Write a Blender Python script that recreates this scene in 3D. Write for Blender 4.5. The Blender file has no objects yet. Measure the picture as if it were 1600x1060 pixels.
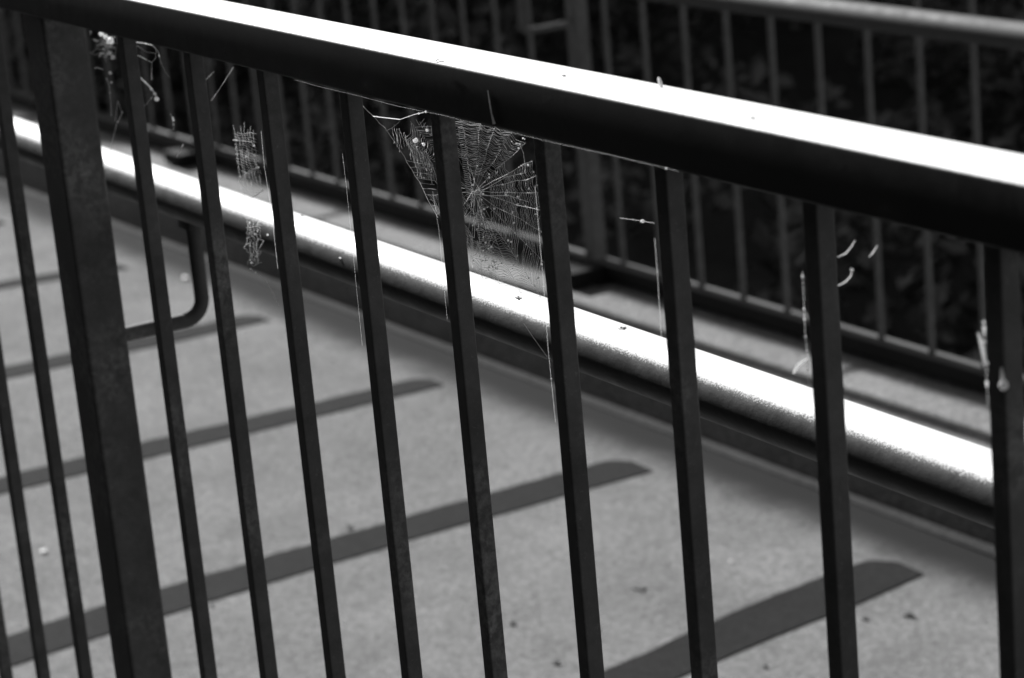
import bpy, bmesh, math, random
from mathutils import Vector, Matrix, noise
random.seed(7)
C = bpy.context.scene.collection
scene = bpy.context.scene

# ------------------------------------------------------------------ camera
CAM = Vector((1.89030, -0.69007, 0.26782))
ROWS = ((0.51100, 0.85520, -0.08670), (0.19155, -0.21162, -0.95840), (-0.83797, 0.47313, -0.27195))
FPX = 3972.5
cd = bpy.data.cameras.new('camera'); cam = bpy.data.objects.new('camera', cd); C.objects.link(cam)
r0, r1, r2 = [Vector(r).normalized() for r in ROWS]
m = Matrix((r0, -r1, -r2)).transposed().to_4x4(); m.translation = CAM
cam.matrix_world = m
cd.sensor_width = 36; cd.sensor_fit = 'HORIZONTAL'; cd.lens = FPX / 1600 * 36
cd.clip_start = 0.05; cd.clip_end = 2000
cd.dof.use_dof = True; cd.dof.focus_distance = 1.55; cd.dof.aperture_fstop = 12.5
scene.camera = cam

# ------------------------------------------------------------------ light
SUN_AZ, SUN_EL = 269.9, 31.0            # compass: -X is 270, a little beyond the far railing
w = bpy.data.worlds.new('World'); scene.world = w; w.use_nodes = True
nt = w.node_tree; bgn = nt.nodes['Background']
sky = nt.nodes.new('ShaderNodeTexSky'); sky.sky_type = 'NISHITA'; sky.sun_disc = False
sky.sun_elevation = math.radians(SUN_EL); sky.sun_rotation = math.radians(SUN_AZ)
bw = nt.nodes.new('ShaderNodeRGBToBW')   # black-and-white film: the sky's light without its hue
nt.links.new(sky.outputs[0], bw.inputs[0]); nt.links.new(bw.outputs[0], bgn.inputs[0])
bgn.inputs[1].default_value = 0.075
sl = bpy.data.lights.new('sun', 'SUN'); sun = bpy.data.objects.new('sun', sl); C.objects.link(sun)
a, e = math.radians(SUN_AZ), math.radians(SUN_EL)
SUND = Vector((math.sin(a) * math.cos(e), math.cos(a) * math.cos(e), math.sin(e)))
sun.rotation_euler = SUND.to_track_quat('Z', 'Y').to_euler()
sl.energy = 5.0; sl.angle = math.radians(0.9); sl.color = (1, 1, 1)
vs = scene.view_settings; vs.view_transform = 'Standard'; vs.look = 'None'; vs.gamma = 1
vs.exposure = 1.05

# ------------------------------------------------------------------ helpers
def at(px, py, Y=0.0):
    """the point of the vertical plane y = Y seen at photo pixel (px, py)"""
    d = r0 * ((px - 800) / FPX) + r1 * ((py - 530) / FPX) + r2
    return CAM + d * ((Y - CAM.y) / d.y)
def on_z(px, py, Z):
    d = r0 * ((px - 800) / FPX) + r1 * ((py - 530) / FPX) + r2
    return CAM + d * ((Z - CAM.z) / d.z)
def tag(o, label=None, cat=None, group=None, kind=None):
    for k, v in (('label', label), ('category', cat), ('group', group), ('kind', kind)):
        if v: o[k] = v
    return o
def obj(name, bm, mat, parent=None, smooth=False):
    me = bpy.data.meshes.new(name); bm.normal_update(); bm.to_mesh(me); bm.free()
    if mat: me.materials.append(mat)
    if smooth:
        for p in me.polygons: p.use_smooth = True
        me.set_sharp_from_angle(angle=math.radians(40))
    o = bpy.data.objects.new(name, me); C.objects.link(o)
    if parent: o.parent = parent
    return o
def empty(name, loc=(0, 0, 0)):
    o = bpy.data.objects.new(name, None); C.objects.link(o); o.location = loc; return o
def prism(bm, prof, axis, a, b, origin=(0, 0, 0)):
    """closed 2-D profile swept along axis 'X' (profile in y,z) or 'Z' (profile in x,y)"""
    ox, oy, oz = origin
    def P(u, v, t):
        return (t + ox, u + oy, v + oz) if axis == 'X' else (u + ox, v + oy, t + oz)
    A = [bm.verts.new(P(u, v, a)) for u, v in prof]; B = [bm.verts.new(P(u, v, b)) for u, v in prof]
    n = len(prof)
    for i in range(n):
        bm.faces.new((A[i], A[(i + 1) % n], B[(i + 1) % n], B[i]))
    bm.faces.new(list(reversed(A))); bm.faces.new(B)
    bmesh.ops.recalc_face_normals(bm, faces=bm.faces[:])
def rrect(u0, v0, u1, v1, r, n=4):
    pts = []
    for cx, cy, s in ((u1 - r, v0 + r, -90), (u1 - r, v1 - r, 0), (u0 + r, v1 - r, 90), (u0 + r, v0 + r, 180)):
        for i in range(n + 1):
            t = math.radians(s + 90 * i / n); pts.append((cx + r * math.cos(t), cy + r * math.sin(t)))
    return pts
def circ(cx, cy, r, n=48):
    return [(cx + r * math.cos(2 * math.pi * i / n), cy + r * math.sin(2 * math.pi * i / n)) for i in range(n)]
def tube(bm, pts, r, n=4, taper=None):
    """swept thread or rod through pts; r a number or a list of radii"""
    pts = [Vector(p) for p in pts]; rings = []; up = Vector((0.31, 0.77, 0.55)).normalized()
    for i, p in enumerate(pts):
        t = (pts[min(i + 1, len(pts) - 1)] - pts[max(i - 1, 0)])
        if t.length < 1e-9: t = Vector((0, 0, 1))
        t.normalize(); s = t.cross(up); s.normalize(); q = s.cross(t)
        rr = r[i] if isinstance(r, (list, tuple)) else r
        rings.append([bm.verts.new(p + (s * math.cos(2 * math.pi * k / n + .7) + q * math.sin(2 * math.pi * k / n + .7)) * rr) for k in range(n)])
    for A, B in zip(rings, rings[1:]):
        for k in range(n): bm.faces.new((A[k], A[(k + 1) % n], B[(k + 1) % n], B[k]))
    bm.faces.new(list(reversed(rings[0]))); bm.faces.new(rings[-1])
def blob(bm, c, r, sub=2, jit=0.2, sc=(1, 1, 1)):
    g = bmesh.ops.create_icosphere(bm, subdivisions=sub, radius=1)
    for v in g['verts']:
        k = 1 + jit * noise.noise(v.co * 2.3 + Vector(c) * 91)
        v.co = Vector((v.co.x * sc[0], v.co.y * sc[1], v.co.z * sc[2])) * r * k + Vector(c)

# ------------------------------------------------------------------ materials (grey: the photograph is black and white)
def mat(name):
    m = bpy.data.materials.new(name); m.use_nodes = True
    t = m.node_tree; return m, t, t.nodes['Principled BSDF'], t.nodes.new, t.links.new
def tex(N, L, scale, detail=4, rough=.6, vec=None, dist=0):
    n = N('ShaderNodeTexNoise'); n.inputs['Scale'].default_value = scale; n.inputs['Detail'].default_value = detail
    n.inputs['Roughness'].default_value = rough; n.inputs['Distortion'].default_value = dist
    if vec: L(vec, n.inputs['Vector'])
    return n.outputs['Fac']
def ramp(N, L, src, stops):
    r = N('ShaderNodeValToRGB'); L(src, r.inputs[0]); el = r.color_ramp.elements
    while len(el) < len(stops): el.new(.5)
    for q, (p, v) in zip(el, stops): q.position = p; q.color = (v, v, v, 1)
    return r.outputs[0]
def mixc(N, L, f, A, B, mode='MIX'):
    x = N('ShaderNodeMix'); x.data_type = 'RGBA'; x.blend_type = mode
    for s, i in ((f, 0), (A, 6), (B, 7)):
        if hasattr(s, 'is_linked'): L(s, x.inputs[i])
        else: x.inputs[i].default_value = s if i == 0 else (s, s, s, 1)
    return x.outputs[2]
def bump(N, L, b, src, s, d):
    n = N('ShaderNodeBump'); n.inputs['Strength'].default_value = s; n.inputs['Distance'].default_value = d
    L(src, n.inputs['Height']); L(n.outputs[0], b.inputs['Normal']); return n
def coords(N):
    return N('ShaderNodeTexCoord').outputs['Object']

def paint(name, base, rough, ior, specks, bumpy, coat=0, painted_glare=None):
    # chalk = (cosine where sun glare painted on upward faces starts, its reflectance)
    m, t, b, N, L = mat(name); v = coords(N)
    fine = tex(N, L, 900, 2, .7, v); mid = tex(N, L, 55, 6, .65, v); big = tex(N, L, 9, 3, .5, v)
    c = ramp(N, L, mid, [(.3, base * .75), (.7, base * 1.3)])
    c = mixc(N, L, ramp(N, L, tex(N, L, 260, 8, .8, v, 1.2), [(.58, 0), (.72, .75)]), c, base * specks * .6)
    # patches of lichen and dust where the big noise is high
    c = mixc(N, L, ramp(N, L, big, [(.5, 0), (.72, .4)]), c, ramp(N, L, tex(N, L, 160, 4, .7, v), [(.4, base), (.7, base * specks * 1.5)]))
    if painted_glare:
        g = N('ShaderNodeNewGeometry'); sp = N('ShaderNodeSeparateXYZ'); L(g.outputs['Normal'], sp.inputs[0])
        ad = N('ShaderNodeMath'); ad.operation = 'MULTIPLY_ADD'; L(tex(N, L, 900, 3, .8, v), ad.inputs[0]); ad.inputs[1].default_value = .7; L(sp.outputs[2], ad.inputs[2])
        c = mixc(N, L, ramp(N, L, ad.outputs[0], [(min(.9, painted_glare[0] + .35 - .13) , 0), (min(1, painted_glare[0] + .35 + .13), 1)]), c, painted_glare[1])
    L(c, b.inputs['Base Color'])
    L(ramp(N, L, mid, [(.3, rough - .06), (.7, rough + .1)]), b.inputs['Roughness'])
    b.inputs['IOR'].default_value = ior
    if coat: b.inputs['Coat Weight'].default_value = coat; b.inputs['Coat Roughness'].default_value = .3
    mx = N('ShaderNodeMath'); mx.operation = 'MULTIPLY_ADD'; L(fine, mx.inputs[0]); mx.inputs[1].default_value = .5; L(tex(N, L, 260, 3, .6, v), mx.inputs[2])
    bump(N, L, b, mx.outputs[0], bumpy, .0006)
    return m
M_PAINT = paint('railing_paint', .07, .55, 1.3, 5.0, .3)
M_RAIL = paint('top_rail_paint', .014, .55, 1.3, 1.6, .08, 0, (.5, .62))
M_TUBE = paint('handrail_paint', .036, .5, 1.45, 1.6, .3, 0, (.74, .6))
M_FAR = paint('old_railing_paint', .11, .68, 1.35, 1.8, .4)
M_FARH = paint('old_handrail_paint', .05, .68, 1.35, 1.8, .4)
M_FARK = paint('old_base_paint', .012, .8, 1.2, 1.5, .3)
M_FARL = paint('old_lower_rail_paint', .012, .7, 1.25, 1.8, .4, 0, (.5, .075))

SKEW = -.0227      # the far kerb is not quite parallel to the near one
def concrete(name, base, dark, spots=True, gutters=()):
    m, t, b, N, L = mat(name); v = coords(N)
    c = ramp(N, L, tex(N, L, 5, 5, .6, v), [(.3, base * .82), (.7, base * 1.15)])
    c = mixc(N, L, .6, c, ramp(N, L, tex(N, L, 95, 5, .85, v), [(.3, .08), (.7, .92)]), 'OVERLAY')
    c = mixc(N, L, .8, c, ramp(N, L, tex(N, L, 420, 2, .8, v), [(.3, 0), (.7, 1)]), 'OVERLAY')
    c = mixc(N, L, ramp(N, L, tex(N, L, 28, 5, .65, v), [(.52, 0), (.72, .5)]), c, dark)
    if spots: c = mixc(N, L, ramp(N, L, tex(N, L, 60, 1, .3, v), [(.76, 0), (.8, .6)]), c, dark * .6)
    for y0, y1 in gutters:      # kerb shade with some dirt, painted along each kerb, ragged edge
        sp = N('ShaderNodeSeparateXYZ'); L(v, sp.inputs[0])
        ad = N('ShaderNodeMath'); ad.operation = 'MULTIPLY_ADD'; L(tex(N, L, 7, 5, .6, v), ad.inputs[0]); ad.inputs[1].default_value = .05
        sk = N('ShaderNodeMath'); sk.operation = 'MULTIPLY_ADD'; L(sp.outputs[0], sk.inputs[0]); sk.inputs[1].default_value = SKEW; L(sp.outputs[1], sk.inputs[2]); L(sk.outputs[0], ad.inputs[2])
        mr = N('ShaderNodeMapRange'); mr.interpolation_type = 'SMOOTHERSTEP'; L(ad.outputs[0], mr.inputs[0])
        k_ = (.7 * -SKEW if y0 > 1 else 0) + .025; mr.inputs[1].default_value = y0 + k_; mr.inputs[2].default_value = y1 + k_
        c = mixc(N, L, mr.outputs[0], c, .016)
    L(c, b.inputs['Base Color']); b.inputs['Roughness'].default_value = .85
    b.inputs['Specular IOR Level'].default_value = .06; b.inputs['Roughness'].default_value = .95
    bump(N, L, b, tex(N, L, 260, 4, .7, v), .35, .0012)
    return m
M_DECK = concrete('deck_concrete', .15, .085, True, ((1.335, 1.475), (.21, .14)))
M_KERB = concrete('kerb_concrete', .18, .08)
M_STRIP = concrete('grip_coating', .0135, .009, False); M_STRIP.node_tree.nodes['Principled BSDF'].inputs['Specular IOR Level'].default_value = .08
M_JOINT = concrete('joint_mortar', .032, .02, False); M_JOINT.node_tree.nodes['Principled BSDF'].inputs['Specular IOR Level'].default_value = .1  # ridge at the kerb foot: its shade is put into the dark colour
M_SOIL = concrete('soil', .04, .02)

def plain(name, c, rough=.7, trans=0, var=None):
    m, t, b, N, L = mat(name); v = coords(N)
    L(ramp(N, L, tex(N, L, var or 300, 3, .6, v), [(.3, c * .7), (.7, min(.95, c * 1.2))] if not var else [(.38, .008), (.66, c)]), b.inputs['Base Color'])
    b.inputs['Roughness'].default_value = rough
    if trans:
        tr = N('ShaderNodeBsdfTranslucent'); tr.inputs[0].default_value = (c, c, c, 1)
        mx = N('ShaderNodeMixShader'); mx.inputs[0].default_value = trans
        L(b.outputs[0], mx.inputs[1]); L(tr.outputs[0], mx.inputs[2]); L(mx.outputs[0], t.nodes['Material Output'].inputs[0])
    return m
M_SILK = plain('silk', .92, .35, .75)
M_HUSK = plain('dry_husk', .8, .5, .7)
M_DARK = plain('dark_debris', .03)
M_PALE = plain('pale_debris', .6)
M_LEAF = plain('leaf', .05, .5, .2)
M_UNDER = plain('undergrowth_leaf', .17, .6, 0, 2.2)
M_BARK = plain('bark', .06)

# ------------------------------------------------------------------ setting
ZF, ZK = -1.05, -0.93
X0, X1 = -14.0, 6.0
bm = bmesh.new(); prism(bm, [(.1, ZF - .2), (1.5, ZF - .2), (1.5, ZF), (.1, ZF)], 'X', X0, X1)
tag(obj('bridge_deck', bm, M_DECK), kind='structure')
KN, KF = .135, 1.505
def kerb_prof(y0, y1, face, sgn):
    # worn square kerb with a small mortar fillet at its foot
    r = .012; out = []
    if sgn > 0:   # far kerb, face at y0
        out = [(y0, ZF - .12)] + [(y0, ZK - r)] + [(y0 + r - r * math.cos(t), ZK - r + r * math.sin(t)) for t in (.4, .8, 1.2, 1.57)] + [(y1, ZK), (y1, ZF - .4), (y0 + .06, ZF - .4), (y0 + .06, ZF - .12)]
    else:
        out = [(y1, ZF - .12), (y1, ZK - r)] + [(y1 - r + r * math.cos(t), ZK - r + r * math.sin(t)) for t in (.4, .8, 1.2, 1.57)] + [(y0, ZK), (y0, ZF - .4), (y1 - .06, ZF - .4), (y1 - .06, ZF - .12)]
    return out
def skew(bm):
    for v in bm.verts: v.co.y -= SKEW * (v.co.x + .7)
bm = bmesh.new(); prism(bm, kerb_prof(KF + .018, 1.83, 0, 1), 'X', X0, X1); skew(bm); tag(obj('kerb', bm, M_KERB), kind='structure')
bm = bmesh.new(); prism(bm, kerb_prof(-.09, KN - .02, 0, -1), 'X', X0, X1); tag(obj('kerb', bm, M_KERB), kind='structure')
# raised mortar bead where the deck meets each kerb
def bead(yc, sgn):
    bm = bmesh.new(); n = 260; rows = []
    for i in range(n + 1):
        x = X0 + (X1 - X0) * i / n
        k = 1 + .25 * noise.noise(Vector((x * 3, yc, 0)))
        prof = [(0.018, ZF - .01), (0.018, ZF + .008 * k), (.010, ZF + .008 * k), (.003 * k, ZF + .005), (-.001 * k, ZF + .002), (-.003 * k, ZF - .01)]
        rows.append([bm.verts.new((x, yc + sgn * a_, b_)) for a_, b_ in prof])
    for A, B in zip(rows, rows[1:]):
        for k in range(len(A)): bm.faces.new((A[k], A[(k + 1) % 6], B[(k + 1) % 6], B[k]))
    bmesh.ops.recalc_face_normals(bm, faces=bm.faces[:])
    if sgn > 0: skew(bm)
    tag(obj('gutter', bm, M_JOINT, smooth=True), kind='structure')
bead(KF, 1); bead(KN + .008, -1)

# grip strips: dark gritty bands, 65 cm apart, ending short of the kerbs
def lerp_tab(tab, y):
    for (y0, v0), (y1, v1) in zip(tab, tab[1:]):
        if y <= y1: return v0 + (v1 - v0) * (y - y0) / (y1 - y0)
    return tab[-1][1]
def strip(ta, tb, yend, seed, label):
    bm = bmesh.new(); y0, n = .27, 130; A, B = [], []
    for i in range(n + 1):
        y = y0 + (yend - y0) * i / n
        k = .005 * noise.noise(Vector((seed * 7.1, y * 14, 0))) + .003 * noise.noise(Vector((seed * 3.3, y * 45, 1)))
        k2 = .002 * noise.noise(Vector((seed * 9.1, y * 12, 5)))
        xa, xb = lerp_tab(ta, y) + k, lerp_tab(tb, y) + k2
        e = max(0, (y - yend + .04) / .04); xa += (xb - xa) * .38 * e ** 2.2
        A.append(bm.verts.new((xa, y, ZF + .002))); B.append(bm.verts.new((xb, y, ZF + .002)))
    for i in range(n): bm.faces.new((A[i], B[i], B[i + 1], A[i + 1]))
    tag(obj('grip_strip', bm, M_STRIP), label, 'grip strip', 'dark grip strips across the deck')
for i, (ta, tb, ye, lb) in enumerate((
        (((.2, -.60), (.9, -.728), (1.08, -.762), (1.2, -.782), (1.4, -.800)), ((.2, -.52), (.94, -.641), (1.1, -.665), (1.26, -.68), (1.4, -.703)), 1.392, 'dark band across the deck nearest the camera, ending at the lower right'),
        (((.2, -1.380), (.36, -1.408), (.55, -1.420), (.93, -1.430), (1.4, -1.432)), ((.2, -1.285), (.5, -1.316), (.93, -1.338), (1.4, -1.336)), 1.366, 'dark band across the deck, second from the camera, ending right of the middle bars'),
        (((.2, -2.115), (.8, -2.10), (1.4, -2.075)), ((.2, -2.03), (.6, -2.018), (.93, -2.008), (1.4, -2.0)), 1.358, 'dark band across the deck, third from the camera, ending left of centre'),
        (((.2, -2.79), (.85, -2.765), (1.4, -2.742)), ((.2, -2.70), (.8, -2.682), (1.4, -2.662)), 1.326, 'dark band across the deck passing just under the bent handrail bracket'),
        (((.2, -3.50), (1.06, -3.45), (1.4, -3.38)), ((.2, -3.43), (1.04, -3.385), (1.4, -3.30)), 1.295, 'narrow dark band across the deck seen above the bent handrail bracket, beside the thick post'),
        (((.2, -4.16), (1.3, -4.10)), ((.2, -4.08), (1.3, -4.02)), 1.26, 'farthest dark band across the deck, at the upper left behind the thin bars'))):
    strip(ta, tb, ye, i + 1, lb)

# ------------------------------------------------------------------ railings
BA = .01105
JIT = {-2: -.00133 - .06257, -1: .00133 - .06257, 1: -.00085, 2: .00111, 3: .00168, 4: .00257, 5: .00008, 6: -.00326, 7: -.00548, 8: -.00143, 9: .00558}
def baluster(x, y, z0, z1, m, par, BA=BA):
    bm = bmesh.new(); prism(bm, rrect(0, 0, BA, BA, .0012, 3), 'Z', z0, z1, (x, y, 0))
    return obj('baluster', bm, m, par)
near = tag(empty('steel_railing', (0, 0, ZK)), 'dark painted steel railing in front with square bars, flat top rail and round handrail', 'railing')
def child(o, par): o.parent = par; o.matrix_parent_inverse = par.matrix_world.inverted(); return o
bpy.context.view_layer.update()
def build_railing(root, Y, mir, bars, posts, xa, xb, ztop, trail, prail, phand, pbar, hand_y, hand_z, hand_r, brz, zlow):
    inv = Matrix.Translation(-root.location)
    parts = []
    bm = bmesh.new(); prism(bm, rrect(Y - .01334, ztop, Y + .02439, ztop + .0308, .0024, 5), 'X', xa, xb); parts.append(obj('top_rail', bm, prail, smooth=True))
    bm = bmesh.new(); prism(bm, rrect(Y - .0125, zlow, Y + .0235, zlow + .030, .003, 4), 'X', xa, xb); parts.append(obj('bottom_rail', bm, M_FARL if mir else pbar))
    for x in bars: parts.append(baluster(x, Y, zlow + .029, ztop + .002, pbar, None, .0088 if mir else BA))
    for x in posts:
        bm = bmesh.new(); prism(bm, rrect(.004, 0, .036, .030, .003, 4) if mir else rrect(0, 0, .046, .036, .003, 4), 'Z', ZK - .01, ztop + .002, (x, Y - .0145 if mir else Y - .002, 0)); parts.append(obj('post', bm, pbar))
        bm = bmesh.new(); prism(bm, rrect(-.028, -.026, .074, .062, .004, 3), 'Z', ZK, ZK + .006, (x, Y - .004, 0))
        if mir: prism(bm, rrect(-.02, -.085, .066, -.01, .004, 3), 'Z', ZK + .006, ZK + .034, (x, Y, 0))
        parts.append(obj('base_plate', bm, M_FARK if mir else pbar))
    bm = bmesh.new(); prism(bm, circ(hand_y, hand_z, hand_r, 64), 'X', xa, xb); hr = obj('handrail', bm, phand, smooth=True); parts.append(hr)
    for x in posts:
        xc = x + .023; s = 1 if hand_y > Y else -1
        ys = Y + .034 if s > 0 else Y - .012
        pts = [(xc, ys, brz)]; rr = .017; yv = hand_y
        for i in range(9):
            t = math.pi / 2 * i / 8; pts.append((xc, yv - s * rr + s * rr * math.sin(t), brz + rr - rr * math.cos(t)))
        pts.append((xc, yv, hand_z - hand_r + .002))
        bm = bmesh.new(); tube(bm, pts, .0063, 12)
        prism(bm, rrect(-.012, -.009, .012, .009, .003, 3), 'Z', hand_z - hand_r - .0045, hand_z - hand_r + .003, (xc, yv, 0))
        b = obj('bracket', bm, pbar, hr, smooth=True)
    for o in parts:
        o.parent = root; o.data.transform(inv)
    for b in [c for c in bpy.data.objects if c.parent == hr]: b.data.transform(inv)
    return parts
nb = [k * .12 - BA / 2 + JIT.get(k, 0) for k in list(range(1, 14))] + [k * .12 - BA / 2 - .0626 + JIT.get(k, -.0626) + .0626 for k in range(-1, -10, -1)]
nb = [x for x in nb if x > -1.6]
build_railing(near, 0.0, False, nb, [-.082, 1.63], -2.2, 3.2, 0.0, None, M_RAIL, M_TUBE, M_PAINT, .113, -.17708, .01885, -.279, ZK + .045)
far = tag(empty('steel_railing', (0, 1.75, ZK)), 'blurred dark steel railing across the deck, on the far kerb', 'railing')
fx = [-2.8272, -2.926]; bars = []
posts = [-3.745 - .023, -2.03 - .023, -.315 - .023, 1.40]
base = -1.9136
for k in range(-40, 12):
    pass
# 13 bars between posts, 12 cm apart
for p0 in (-5.483, -3.768, -2.053, -.338):
    for k in range(1, 14):
        x = p0 + .023 + .0775 + (k - 1) * .1215
        bars.append(x)
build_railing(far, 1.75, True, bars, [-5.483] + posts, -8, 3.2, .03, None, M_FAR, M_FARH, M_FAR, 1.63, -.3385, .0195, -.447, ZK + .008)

far.rotation_euler.z = math.atan(-SKEW); far.location = (-.7 * (1 - math.cos(math.atan(-SKEW))), 1.75 + .7 * -SKEW, ZK)
# ------------------------------------------------------------------ background: dark bank in the shade of added trees
bm = bmesh.new()
def bank_z(x, y):
    return -1.62 + max(0, y - 2.4) * .10 + .12 * noise.noise(Vector((x * .7, y * .7, 3)))
nx, ny = 60, 40; G = []
for i in range(nx + 1):
    G.append([bm.verts.new((-14 + 20 * i / nx, 2.0 + 9 * j / ny, bank_z(-14 + 20 * i / nx, 2.0 + 9 * j / ny))) for j in range(ny + 1)])
for i in range(nx):
    for j in range(ny): bm.faces.new((G[i][j], G[i + 1][j], G[i + 1][j + 1], G[i][j + 1]))
tag(obj('hillside', bm, M_SOIL, smooth=True), kind='structure')
bm = bmesh.new(); s = 900
bm.faces.new([bm.verts.new(p) for p in ((-s, -s, -3.4), (s, -s, -3.4), (s, s, -3.4), (-s, s, -3.4))])
tag(obj('ground', bm, M_SOIL), kind='structure')

def leaves(bm, spots, size, rnd):
    for c in spots:
        L_ = size * rnd.uniform(.6, 1.3); n = Vector((rnd.gauss(0, .6), rnd.gauss(-.3, .6), rnd.gauss(.8, .4))).normalized()
        t = n.cross(Vector((rnd.gauss(0, 1), rnd.gauss(0, 1), rnd.gauss(0, 1)))).normalized(); q = n.cross(t)
        v = [bm.verts.new(c + t * (L_ * a_) + q * (L_ * b_) + n * (L_ * h_)) for a_, b_, h_ in ((-.5, 0, 0), (-.12, -.3, .07), (.5, 0, -.05), (-.12, .3, .07))]
        bm.faces.new((v[0], v[1], v[2])); bm.faces.new((v[0], v[2], v[3]))
rnd = random.Random(3)
bm = bmesh.new(); spots = []
clumps = [(rnd.uniform(-12, 2), rnd.uniform(2.3, 8.5), rnd.uniform(.15, .45)) for _ in range(260)]
for cx, cy, cr in clumps:
    for _ in range(int(260 * cr * cr * 6)):
        d = Vector((rnd.gauss(0, 1), rnd.gauss(0, 1), rnd.gauss(0, 1))).normalized() * cr * rnd.uniform(.7, 1.05)
        spots.append(Vector((cx, cy, bank_z(cx, cy) + cr * .4)) + Vector((d.x, d.y, d.z * .8)))
leaves(bm, spots, .075, rnd)
tag(obj('undergrowth', bm, M_UNDER), kind='stuff')

def shade_tree(x, y, h, rx, ry, rz, label, seed):  # unseen trees added to keep sun off the bank and far ledge
    rn = random.Random(seed); t = tag(empty('shade_tree', (x, y, bank_z(x, min(y, 10)))), label, 'shade_tree', 'unseen trees added to shade the bank')
    z0 = t.location.z
    bm = bmesh.new(); pts = [(rn.uniform(-.1, .1) * i, rn.uniform(-.1, .1) * i, (h - z0) * i / 6 - .2) for i in range(7)]
    tube(bm, pts, [.14 - .015 * i for i in range(7)], 10)
    for k in range(9):
        a_ = k * 2.4; tube(bm, [pts[2 + k % 3], (math.cos(a_) * rx * .4, math.sin(a_) * ry * .4, h - z0), (math.cos(a_) * rx * .75, math.sin(a_) * ry * .75, h - z0 + rn.uniform(0, .7) * rz)], [.06, .04, .02], 6)
    obj('trunk', bm, M_BARK, t)
    bm = bmesh.new(); sp = []
    for _ in range(110 if rz < 2 else 420):
        u = Vector((rn.gauss(0, 1), rn.gauss(0, 1), rn.gauss(0, 1))).normalized() * rn.random() ** .4
        c = Vector((u.x * rx, u.y * ry, h - z0 + u.z * rz)); r_ = rn.uniform(.2, .4)
        for _ in range(110):
            d = Vector((rn.gauss(0, 1), rn.gauss(0, 1), rn.gauss(0, 1))).normalized() * r_ * rn.uniform(.3, 1); sp.append(c + d)
    leaves(bm, sp, .26, rn)
    obj('crown', bm, M_LEAF, t)
for i, (x, y, lb) in enumerate(((-10.9, 5.1, 'farthest left'), (-7.6, 4.9, 'middle one'), (-4.4, 5.0, 'nearest one'))):
    shade_tree(x, y, .75, 2.3, 1.75, .95, 'unseen low leafy blocker added beyond the far railing for shade, %s in its row' % lb, 11 + i)
shade_tree(-14.5, 4.9, 3.6, 1.7, 2.55, 4.9, 'unseen tall leafy blocker added on the left to shade the bank', 31)
shade_tree(-17.5, 4.7, 4.4, 1.7, 2.4, 5.6, 'unseen tallest leafy blocker added farthest left to shade the bank', 32)
shade_tree(-8.6, 2.55, .35, 1.5, 1.05, 1.25, 'unseen bushy blocker added to shade the left end of the far ledge', 33)
# unseen leafy block added behind the camera to cut sky light on front faces
hr_ = random.Random(5); bm = bmesh.new()
for a0, b0, c0, a1, b1, c1 in ((-11, -3.6, -3.4, 6, -2.3, 4.6),):
    vs_ = [bm.verts.new(p) for p in ((a0, b0, c0), (a1, b0, c0), (a1, b1, c0), (a0, b1, c0), (a0, b0, c1), (a1, b0, c1), (a1, b1, c1), (a0, b1, c1))]
    for f in ((0, 1, 2, 3), (4, 5, 6, 7), (0, 1, 5, 4), (1, 2, 6, 5), (2, 3, 7, 6), (3, 0, 4, 7)): bm.faces.new([vs_[k] for k in f])
bmesh.ops.recalc_face_normals(bm, faces=bm.faces[:])
sp = [Vector((hr_.uniform(-11.1, 6.1), -2.27 + hr_.gauss(0, .05), hr_.uniform(-3.2, 4.7))) for _ in range(5000)] + [Vector((hr_.uniform(-11.1, 6.1), hr_.uniform(-3.65, -2.25), 4.62 + hr_.gauss(0, .05))) for _ in range(900)]
leaves(bm, sp, .16, hr_)
tag(obj('sky_blocker', bm, M_LEAF), 'unseen leafy block added along the outer side of the near railing to cut sky light', 'sky_blocker')

# ------------------------------------------------------------------ spider silk
TH = .00013
def line(bm, pix, Y, r=TH, beads=0, rb=.0007, wob=0.0, n=4, fine=1):
    r = r * .6 if r > TH else r
    pts = [at(x, y, Y) for x, y in pix]; out = [pts[0]]
    for A, B in zip(pts, pts[1:]):
        for k in range(1, fine + 1): out.append(A.lerp(B, k / fine))
    if wob: out = [p + Vector((random.gauss(0, wob), random.gauss(0, wob), random.gauss(0, wob))) for p in out]
    tube(bm, out, r, n)
    for _ in range(beads):
        i = random.randrange(len(out) - 1); p = out[i].lerp(out[i + 1], random.random()); blob(bm, p, rb * random.uniform(.5, 1.2), 1)
WY = .031
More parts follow.
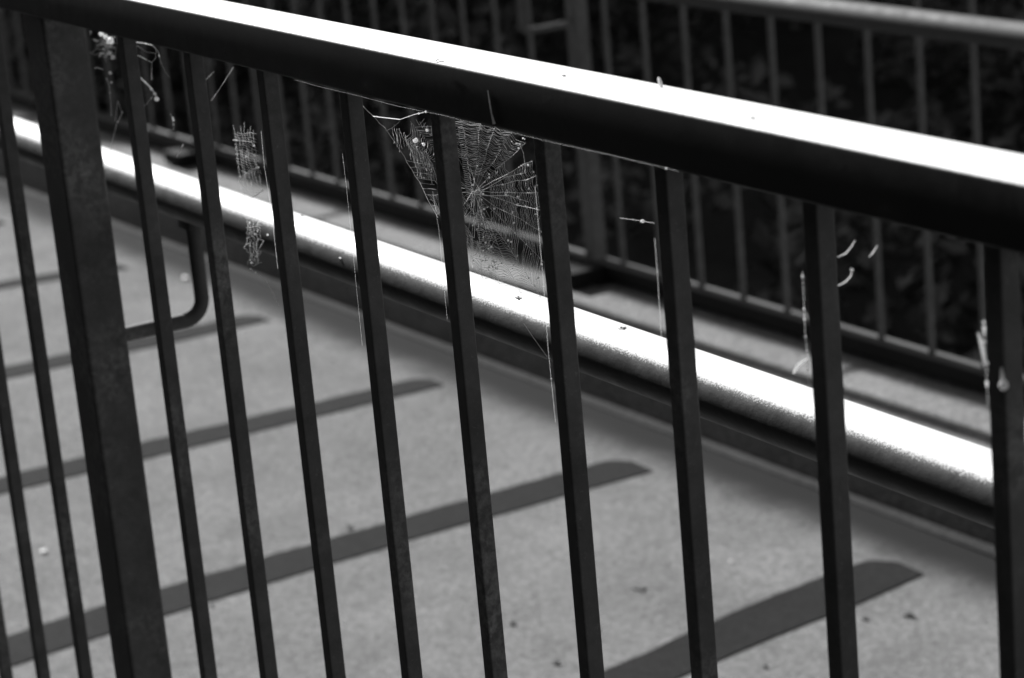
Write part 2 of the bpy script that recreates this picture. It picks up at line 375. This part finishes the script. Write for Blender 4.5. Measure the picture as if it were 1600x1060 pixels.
# large orb web, its plane just behind the bars
bm = bmesh.new(); hub = Vector((740, 300))
rim = [(840, 275), (846, 300), (847, 330), (848, 365), (849, 410), (848, 470), (815, 462), (785, 452), (755, 440), (738, 420), (728, 395), (712, 380), (697, 360), (683, 335), (668, 305), (650, 275), (640, 240), (628, 215), (640, 190), (690, 180), (720, 186), (752, 190), (775, 196), (800, 205), (822, 222), (834, 250)]
P = [Vector(q) for q in rim]; nR = len(P)
for i, q in enumerate(P):
    strong = i in (0, 1, 2, 3, 25)
    line(bm, [hub, q], WY, TH * (1.3 if strong else (.3 if 14 <= i <= 23 else .6)), 3 if strong else 0, .0005, .0004, 4, 6)
for ring in range(30):
    t = .26 + ring * .0245
    for i in range(nR):
        a_, b_ = P[i], P[(i + 1) % nR]
        up_left = i in (16, 17, 18, 19) and t < .45
        gap = (8 <= i <= 10 and .3 < t < .62) or (i in (24,) and t > .6) or (i == 14 and t > .7) or (15 <= i <= 16 and .5 < t < .62)
        if up_left or gap or random.random() < .07: continue
        j = .012 * noise.noise(Vector((i * 1.3, ring * .2, 0)))
        p0, p1 = hub.lerp(a_, t + j), hub.lerp(b_, t + .012 * noise.noise(Vector(((i + 1) % nR * 1.3, ring * .2, 0))))
        md = (p0 + p1) / 2; md = md.lerp(hub, .03 + .02 * random.random())
        line(bm, [p0, md, p1], WY, TH * .65, 0, 0, .0002, 3, 2)
# ragged mat of torn threads round and below the hub
for _ in range(150):
    k = random.random() ** .7; c = hub.lerp(Vector((770 + random.gauss(0, 9), 430)), k) + Vector((random.gauss(0, 7), random.gauss(0, 6)))
    d = Vector((random.gauss(0, 5), random.gauss(0, 8)))
    line(bm, [c, c + d * .5 + Vector((random.gauss(0, 2), random.gauss(0, 2))), c + d], WY, TH * .7, 1 if random.random() < .35 else 0, .0006)
for k in range(40):
    y = 200 + k * 2.9; x = 716 + (y - 190) * .13
    line(bm, [(x - 2, y), (x + 3 + random.random() * 4, y - 1.5), (x + 7 + random.random() * 4, y + 2)], WY, TH * .9)
for _ in range(55):
    blob(bm, at(random.uniform(735, 845), random.uniform(215, 455), WY), random.uniform(.0003, .0008), 1)
for pts in ([(735, 262), (742, 285), (752, 300), (748, 318)], [(727, 340), (739, 326), (742, 345), (741, 372), (733, 368)], [(718, 300), (740, 303), (760, 306), (795, 306), (826, 316)], [(751, 300), (790, 277), (822, 270), (818, 240), (812, 225), (806, 224)]):
    line(bm, pts, WY, TH * 2, 2, .0006, 0, 4, 3)
tag(obj('spider_web', bm, M_SILK), 'large round orb web with ragged hub, strung behind the middle bar', 'spider web')
# upper left sheet of the same corner, tied to the rail
bm = bmesh.new()
line(bm, [(566, 164), (583, 182), (605, 205), (632, 245), (655, 285), (683, 340)], .031, TH, 0, 0, .0002, 4, 4)
line(bm, [(583, 182), (590, 183), (625, 187)], .031, TH * 3, 1); line(bm, [(625, 187), (648, 179), (662, 176)], .031, TH * 2.2, 2)
line(bm, [(603, 205), (613, 200), (625, 190)], .031, TH * 1.2)
for k in range(17):
    x0 = 612 + k * 3.6; y0 = 200 - 4 + k * 2.6 + random.uniform(-3, 3); ln = 26 + 10 * math.sin(k * .9) + k * .8
    line(bm, [(x0, y0), (x0 + 3, y0 + ln * .5), (x0 + 5.5, y0 + ln)], .031, TH * .85, 0, 0, .0003, 3, 2)
for k in range(9):
    line(bm, [(636 + k * 4.9, 252 + k * 8.6), (676 + k * .9, 258 + k * 8)], .031, TH * .7, 0, 0, .0003, 3, 2)
for k in range(5): line(bm, [(650 + 6 * k, 187 + 3 * k), (655 + 5 * k, 196 + 4 * k), (663 + 2 * k, 186 + 6 * k)], .031, TH * .9)
for x, y, r_ in ((649, 220, .0016), (662, 226, .0011), (667, 204, .0009), (665, 175, .0007)): blob(bm, at(x, y, .031), r_, 2, .5)
tag(obj('spider_web', bm, M_SILK), 'torn triangular web with two pale specks, left of the large orb web', 'spider web')
# narrow web in front of the handrail
bm = bmesh.new()
def patch(x0, x1, y0, y1, lean, nrow, Y, amp):
    for k in range(nrow):
        y = y0 + (y1 - y0) * k / nrow; s_ = (y - y0) * lean; wd = (x1 - x0)
        pts = [(x0 + s_ + wd * u / 5 + random.uniform(-1, 1), y + amp * math.sin(u * 1.1 + k * .35) + u * 1.3 + random.uniform(-.8, .8)) for u in range(6)]
        i0 = random.randrange(0, 2); line(bm, pts[i0:6 - random.randrange(0, 2)], Y, TH * .9)
patch(365, 400, 205, 268, .10, 17, .031, 2.5); patch(371, 408, 262, 305, .12, 18, .031, 6)
for k in range(7): line(bm, [(366 + k * 5, 200 + random.uniform(-4, 6)), (370 + k * 5, 245), (378 + k * 5, 290 + random.uniform(-8, 10))], .031, TH * .7, 0, 0, .0006, 3, 5)
line(bm, [(364, 219), (378, 220), (393, 222)], .031, TH * 3, 2)
for x, y in ((397, 228), (398, 243), (404, 262), (385, 245), (385, 271)): blob(bm, at(x, y, .031), .0008, 1)
tag(obj('spider_web', bm, M_SILK), 'narrow web above the handrail, hanging between the third and fourth bars', 'spider web')
bm = bmesh.new()
patch(384, 408, 350, 412, .02, 17, .031, 5)
for k in range(5): line(bm, [(386 + 5 * k, 347), (387 + 5 * k, 380), (390 + 3 * k, 410)], .031, TH, 0, 0, .0009, 3, 7)
line(bm, [(391, 420), (402, 428), (415, 437), (425, 455), (436, 478)], .031, TH * 1.2, 2, .0006)
for x, y in ((390, 348), (418, 367), (393, 411), (398, 366)): blob(bm, at(x, y, .031), .0009, 1)
tag(obj('spider_web', bm, M_SILK), 'crinkled scrap of web hanging below the handrail with a loose thread', 'spider web')
# tangle in the corner beside the post
bm = bmesh.new()
for _ in range(60):
    c = Vector((random.gauss(167, 7), random.gauss(70, 12))); d = Vector((random.gauss(0, 8), random.gauss(0, 7)))
    line(bm, [c, c + d * .5 + Vector((random.gauss(0, 3), random.gauss(0, 3))), c + d], .031, TH * random.uniform(.7, 1.8), 1 if random.random() < .4 else 0, .0009)
for x, y, r_ in ((172, 64, .003), (158, 53, .002), (165, 58, .0018), (171, 83, .0016), (176, 90, .0018), (172, 114, .0014), (174, 129, .0009)): blob(bm, at(x, y, .031), r_, 2, .6)
line(bm, [(144, 83), (158, 68), (170, 60)], .031, TH * 2); line(bm, [(166, 122), (171, 135), (173, 160), (174, 182)], .031, TH * 2.2, 2)
line(bm, [(184, 158), (191, 177), (182, 195), (177, 215), (172, 238)], .031, TH * 2, 3); line(bm, [(184, 158), (180, 190)], .031, TH * 1.6); line(bm, [(148, 107), (152, 106), (161, 109)], .031, TH * 4)
tag(obj('spider_web', bm, M_SILK), 'bright tangled clump of web in the corner right of the thick post, trailing threads', 'spider web')
bm = bmesh.new()
line(bm, [(211, 66), (226, 68), (238, 71), (244, 77), (248, 83), (249, 90)], .031, TH * 2.6, 3); line(bm, [(248, 83), (252, 100), (258, 112), (265, 122)], .031, TH * 1.3)
line(bm, [(244, 77), (243, 92), (237, 98), (237, 125)], .031, TH * 1.3); line(bm, [(216, 87), (228, 93), (237, 98)], .031, TH); line(bm, [(214, 72), (230, 82), (243, 84)], .031, TH * .8)
line(bm, [(226, 166), (240, 150)], .031, TH * 1.4)
tag(obj('spider_web', bm, M_SILK), 'few branching web threads below the rail beside the first bar right of the post', 'spider web')
# single threads
def thread(label, segs, Y, r=1.5, beads=1, rb=.0007):
    bm = bmesh.new()
    for s_ in segs: line(bm, s_, Y, TH * r, beads, rb, 0, 4, 3)
    return tag(obj('silk_thread', bm, M_SILK), label, 'silk thread')
thread('two short slanting threads between the second and third bars, just under the rail', [[(322, 125), (334, 112)], [(330, 158), (345, 136), (365, 105)]], .031, .6, 0)
thread('short bright thread left of the second bar, above the handrail', [[(276, 246), (281, 237), (286, 226)]], .031, 2.2, 0)
thread('dotted thread hanging alone between the first and second bars', [[(266, 178), (271, 186), (271, 203)]], .031, 1.6, 4, .0009)
thread('long level thread ending in a bright drop at the bar right of the orb web', [[(968, 341), (1000, 345), (1022, 349)]], .031, .4, 0)
bm = bmesh.new(); blob(bm, at(1004, 346, .031), .0010, 2, .3, (1.6, 1, 1)); tag(obj('dew_drop', bm, M_SILK), 'bright drop on the level thread right of the orb web', 'dew drop')
thread('silk running down the left edge of the bar right of the level thread', [[(1023, 372), (1028, 440), (1033, 520), (1036, 560)]], -.0155, .8, 3, .0003)
thread('beaded silk down the left edge of the bar with the pale twig', [[(1254, 425), (1256, 470), (1258, 520), (1262, 560), (1264, 620)]], -.0155, 1.1, 10, .0006)
thread('thick beaded silk down the left edge of the rightmost bar', [[(1537, 500), (1540, 560), (1544, 635)]], -.0155, 1.1, 10, .0007)
thread('faint silk along the left edge of the bar just right of the narrow web', [[(408, 205), (413, 260), (424, 330), (434, 420)]], -.0155, .7, 3, .0003)
thread('silk along the left edge of the bar left of the torn web', [[(535, 240), (541, 290), (550, 380), (560, 480), (566, 540)]], -.0155, .45, 5, .0003)
thread('silk along the left edge of the bar that crosses the orb web', [[(676, 300), (686, 360), (693, 440), (699, 500)]], -.0155, .45, 5, .0003)
thread('silk along the left edge of the bar right of the orb web', [[(836, 290), (842, 360), (849, 440), (856, 540), (868, 660)]], -.0155, .7, 7, .0005)
thread('slack thread along the underside of the top rail over the webs', [[(460, 125), (500, 136), (560, 150), (620, 166), (690, 180), (760, 198), (860, 222), (960, 244), (1060, 268)]], -.0155, .2, 1)
thread('sagging thread below the handrail left of the bar right of the orb web', [[(818, 505), (835, 530), (855, 558)]], .031, .9, 0)

deck_bits = []
# ------------------------------------------------------------------ small things
def bit(name, label, cat, M, parts):
    bm = bmesh.new()
    for p in parts:
        if p[0] == 'r': tube(bm, [at(x, y, p[2]) for x, y in p[1]], p[3], 7)
        else: blob(bm, p[1], p[2], 2, .35, p[3])
    return tag(obj(name, bm, M, smooth=True), label, cat)
bit('twig', 'short pale crooked twig caught on silk at the left edge of a bar', 'twig', M_HUSK, [('r', [(1263, 560), (1255, 565), (1247, 571), (1240, 583)], -.0155, [.0004, .0007, .0008, .0006])])
bit('seed_head', 'beaded pale seed stalk curving down between the first and second bars', 'seed stalk', M_HUSK, [('r', [(219, 122), (227, 129), (236, 138), (243, 148), (245, 155)], .031, [.0004, .0006, .0005, .0006, .0005])] + [('b', at(x, y, .031), r_, (1, 1, 1)) for x, y, r_ in ((220, 123, .0010), (227, 129, .0009), (237, 140, .0011), (242, 147, .0012), (245, 155, .0018))])
bit('grass_stem', 'dim curved stem beside the second bar from the right, upper of two', 'grass stem', M_HUSK, [('r', [(1309, 402), (1322, 396), (1330, 386), (1336, 376)], .031, [.0002, .0004, .0003, .0002])])
bit('grass_stem', 'curved stem with a knobbed tip beside the second bar from the right, lower of two', 'grass stem', M_HUSK, [('r', [(1309, 447), (1322, 440), (1329, 432), (1331, 423)], .031, [.0003, .0004, .0004, .0003]), ('b', at(1331, 422, .031), .0009, (1, 1, 1))])
bit('grass_stem', 'short loose stem floating right of the two curved stems', 'grass stem', M_HUSK, [('r', [(1358, 402), (1364, 395), (1371, 384)], .031, [.0002, .0004, .0002])])
bit('cocoon', 'small white bean-shaped cocoon on the rightmost bar', 'cocoon', M_HUSK, [('b', at(1568, 602, -.0155), .0024, (1, .8, 1)), ('r', [(1568, 602), (1566, 592), (1565, 575)], -.0155, [.0016, .0010, .0004])])
bit('cocoon', 'ragged pale cocoon in the silk left of the rightmost bar', 'cocoon', M_HUSK, [('r', [(1528, 520), (1533, 535), (1538, 560), (1540, 575)], -.0155, [.0003, .0009, .0008, .0003]), ('b', at(1540, 568, -.0155), .0013, (1, 1, 1))])
bit('bird_dropping', 'thin pale streak running down the dark front of the top rail', 'dropping', M_PALE, [('r', [(762, 141), (765, 160), (768, 178), (772, 194)], -.0142, [.0002, .0004, .0004, .0009])])
bit('paint_flake', 'tiny curled pale flake at the front top edge of the rail', 'paint flake', M_PALE, [('r', [(681, 95), (686, 92), (694, 96), (682, 98)], -.0142, .0003)])
# little curled tendril standing on the top rail
for px, py, s_, lb in ((1195, 1040, .004, 'small dark pebble at the bottom edge between the two right-hand bars'), (330, 945, .004, 'small dark pebble on the deck low down at the left, right of the thick post'), (935, 985, .003, 'tiny dark pebble on the deck left of the bar with beaded silk')):
    deck_bits.append((px, py, s_, lb))
c = at(1031, 122, .018); c.z = .0308
bm = bmesh.new(); pts = [c + Vector((.0010 * math.cos(t), .0, .0024 - .0024 * math.cos(t))) + Vector((  .0012 * math.sin(t), 0, 0)) for t in [i * .42 for i in range(15)]]
tube(bm, pts, .00045, 6); tag(obj('dry_tendril', bm, M_HUSK, smooth=True), 'tiny curled dry tendril standing on the sunlit top rail', 'tendril')
# flecks on the sunlit metal
def fleck(px, py, Y, Z, sz, label, M=M_DARK, name='dead_leaf_bit'):
    d = r0 * ((px - 800) / FPX) + r1 * ((py - 530) / FPX) + r2
    if Z is None: p = CAM + d * ((Y - CAM.y) / d.y)
    else: p = CAM + d * ((Z - CAM.z) / d.z)
    bm = bmesh.new(); blob(bm, p, sz, 2, .8, (1.7, 1.1, .35)); return tag(obj(name, bm, M, smooth=True), label, 'leaf bit')
M_GREY = plain('grey_debris', .25); M_SMUDGE = plain('dirt', .045)
fleck(810, 466, None, None, 0, '') if False else None
def on_tube(px, py):
    d = (r0 * ((px - 800) / FPX) + r1 * ((py - 530) / FPX) + r2).normalized()
    cy, cz, R_ = .113, -.17708, .01885
    oy, oz = CAM.y - cy, CAM.z - cz; A = d.y ** 2 + d.z ** 2; B = 2 * (oy * d.y + oz * d.z); Cc = oy * oy + oz * oz - R_ * R_
    t = (-B - math.sqrt(max(0, B * B - 4 * A * Cc))) / (2 * A); return CAM + d * t
for px, py, s_, lb, M in ((810, 466, .0022, 'small grey leaf bit stuck on the bright handrail right of the orb web bar', M_GREY), (972, 513, .0026, 'thin dark leaf bit lying on the bright handrail in the middle of a gap', M_GREY), (471, 337, .0022, 'pale crumb on the upper edge of the handrail, left of centre', M_PALE), (532, 404, .0014, 'pale crumb on the lower side of the handrail', M_PALE)):
    bm = bmesh.new(); blob(bm, on_tube(px, py), s_, 2, .8, (1.5, .7, .5)); tag(obj('leaf_bit', bm, M, smooth=True), lb, 'leaf bit')
for px, py, s_, lb in ((881, 118, .0016, 'tiny dark fleck on the bright top rail above the bar right of the orb web'), (1176, 184, .0016, 'tiny dark fleck near the front edge of the bright top rail, right of the tendril')):
    p = on_z(px, py, .0312); bm = bmesh.new(); blob(bm, p, s_ * .6, 2, .8, (1.7, .8, .35)); tag(obj('leaf_bit', bm, M_GREY, smooth=True), lb, 'leaf bit')
def deck_bit(px, py, s_, lb, M, sc=(1.5, 1, .4), name='pebble', cat='pebble'):
    p = on_z(px, py, ZF + .003); bm = bmesh.new(); blob(bm, p, s_ * .8, 2, .7, sc); tag(obj(name, bm, M, smooth=True), lb, cat)
deck_bit(545, 823, .006, 'dark pebble on the deck above the second dark band, left of the middle bar', M_DARK)
deck_bit(799, 972, .005, 'dark pebble on the deck, left one of a pair near the bottom edge', M_DARK)
deck_bit(868, 1034, .006, 'dark pebble on the deck, lower one of a pair near the bottom edge', M_DARK)
deck_bit(1418, 959, .009, 'dark flat leaf scrap on the deck at the lower right', M_DARK, (1.8, .8, .3), 'leaf_scrap', 'leaf scrap')
deck_bit(1350, 965, .006, 'small dark scrap on the deck just left of the flat leaf scrap', M_DARK, (1.2, .8, .3), 'leaf_scrap', 'leaf scrap')
deck_bit(68, 861, .006, 'pale crumb on the deck between the two leftmost bars', M_PALE)
deck_bit(290, 434, .008, 'bright white scrap on the deck beside the bent bracket', M_PALE, (1.8, .8, .3), 'paper_scrap', 'paper scrap')
deck_bit(1142, 877, .0025, 'tiny bright white crumb on the deck at the lower right', M_PALE)
deck_bit(995, 915, .009, 'faint grey smudge of dirt on the deck left of the second bar from the right', M_SMUDGE, (2, 1, .04))
for px, py, s_, lb in deck_bits: deck_bit(px, py, s_, lb, M_DARK)
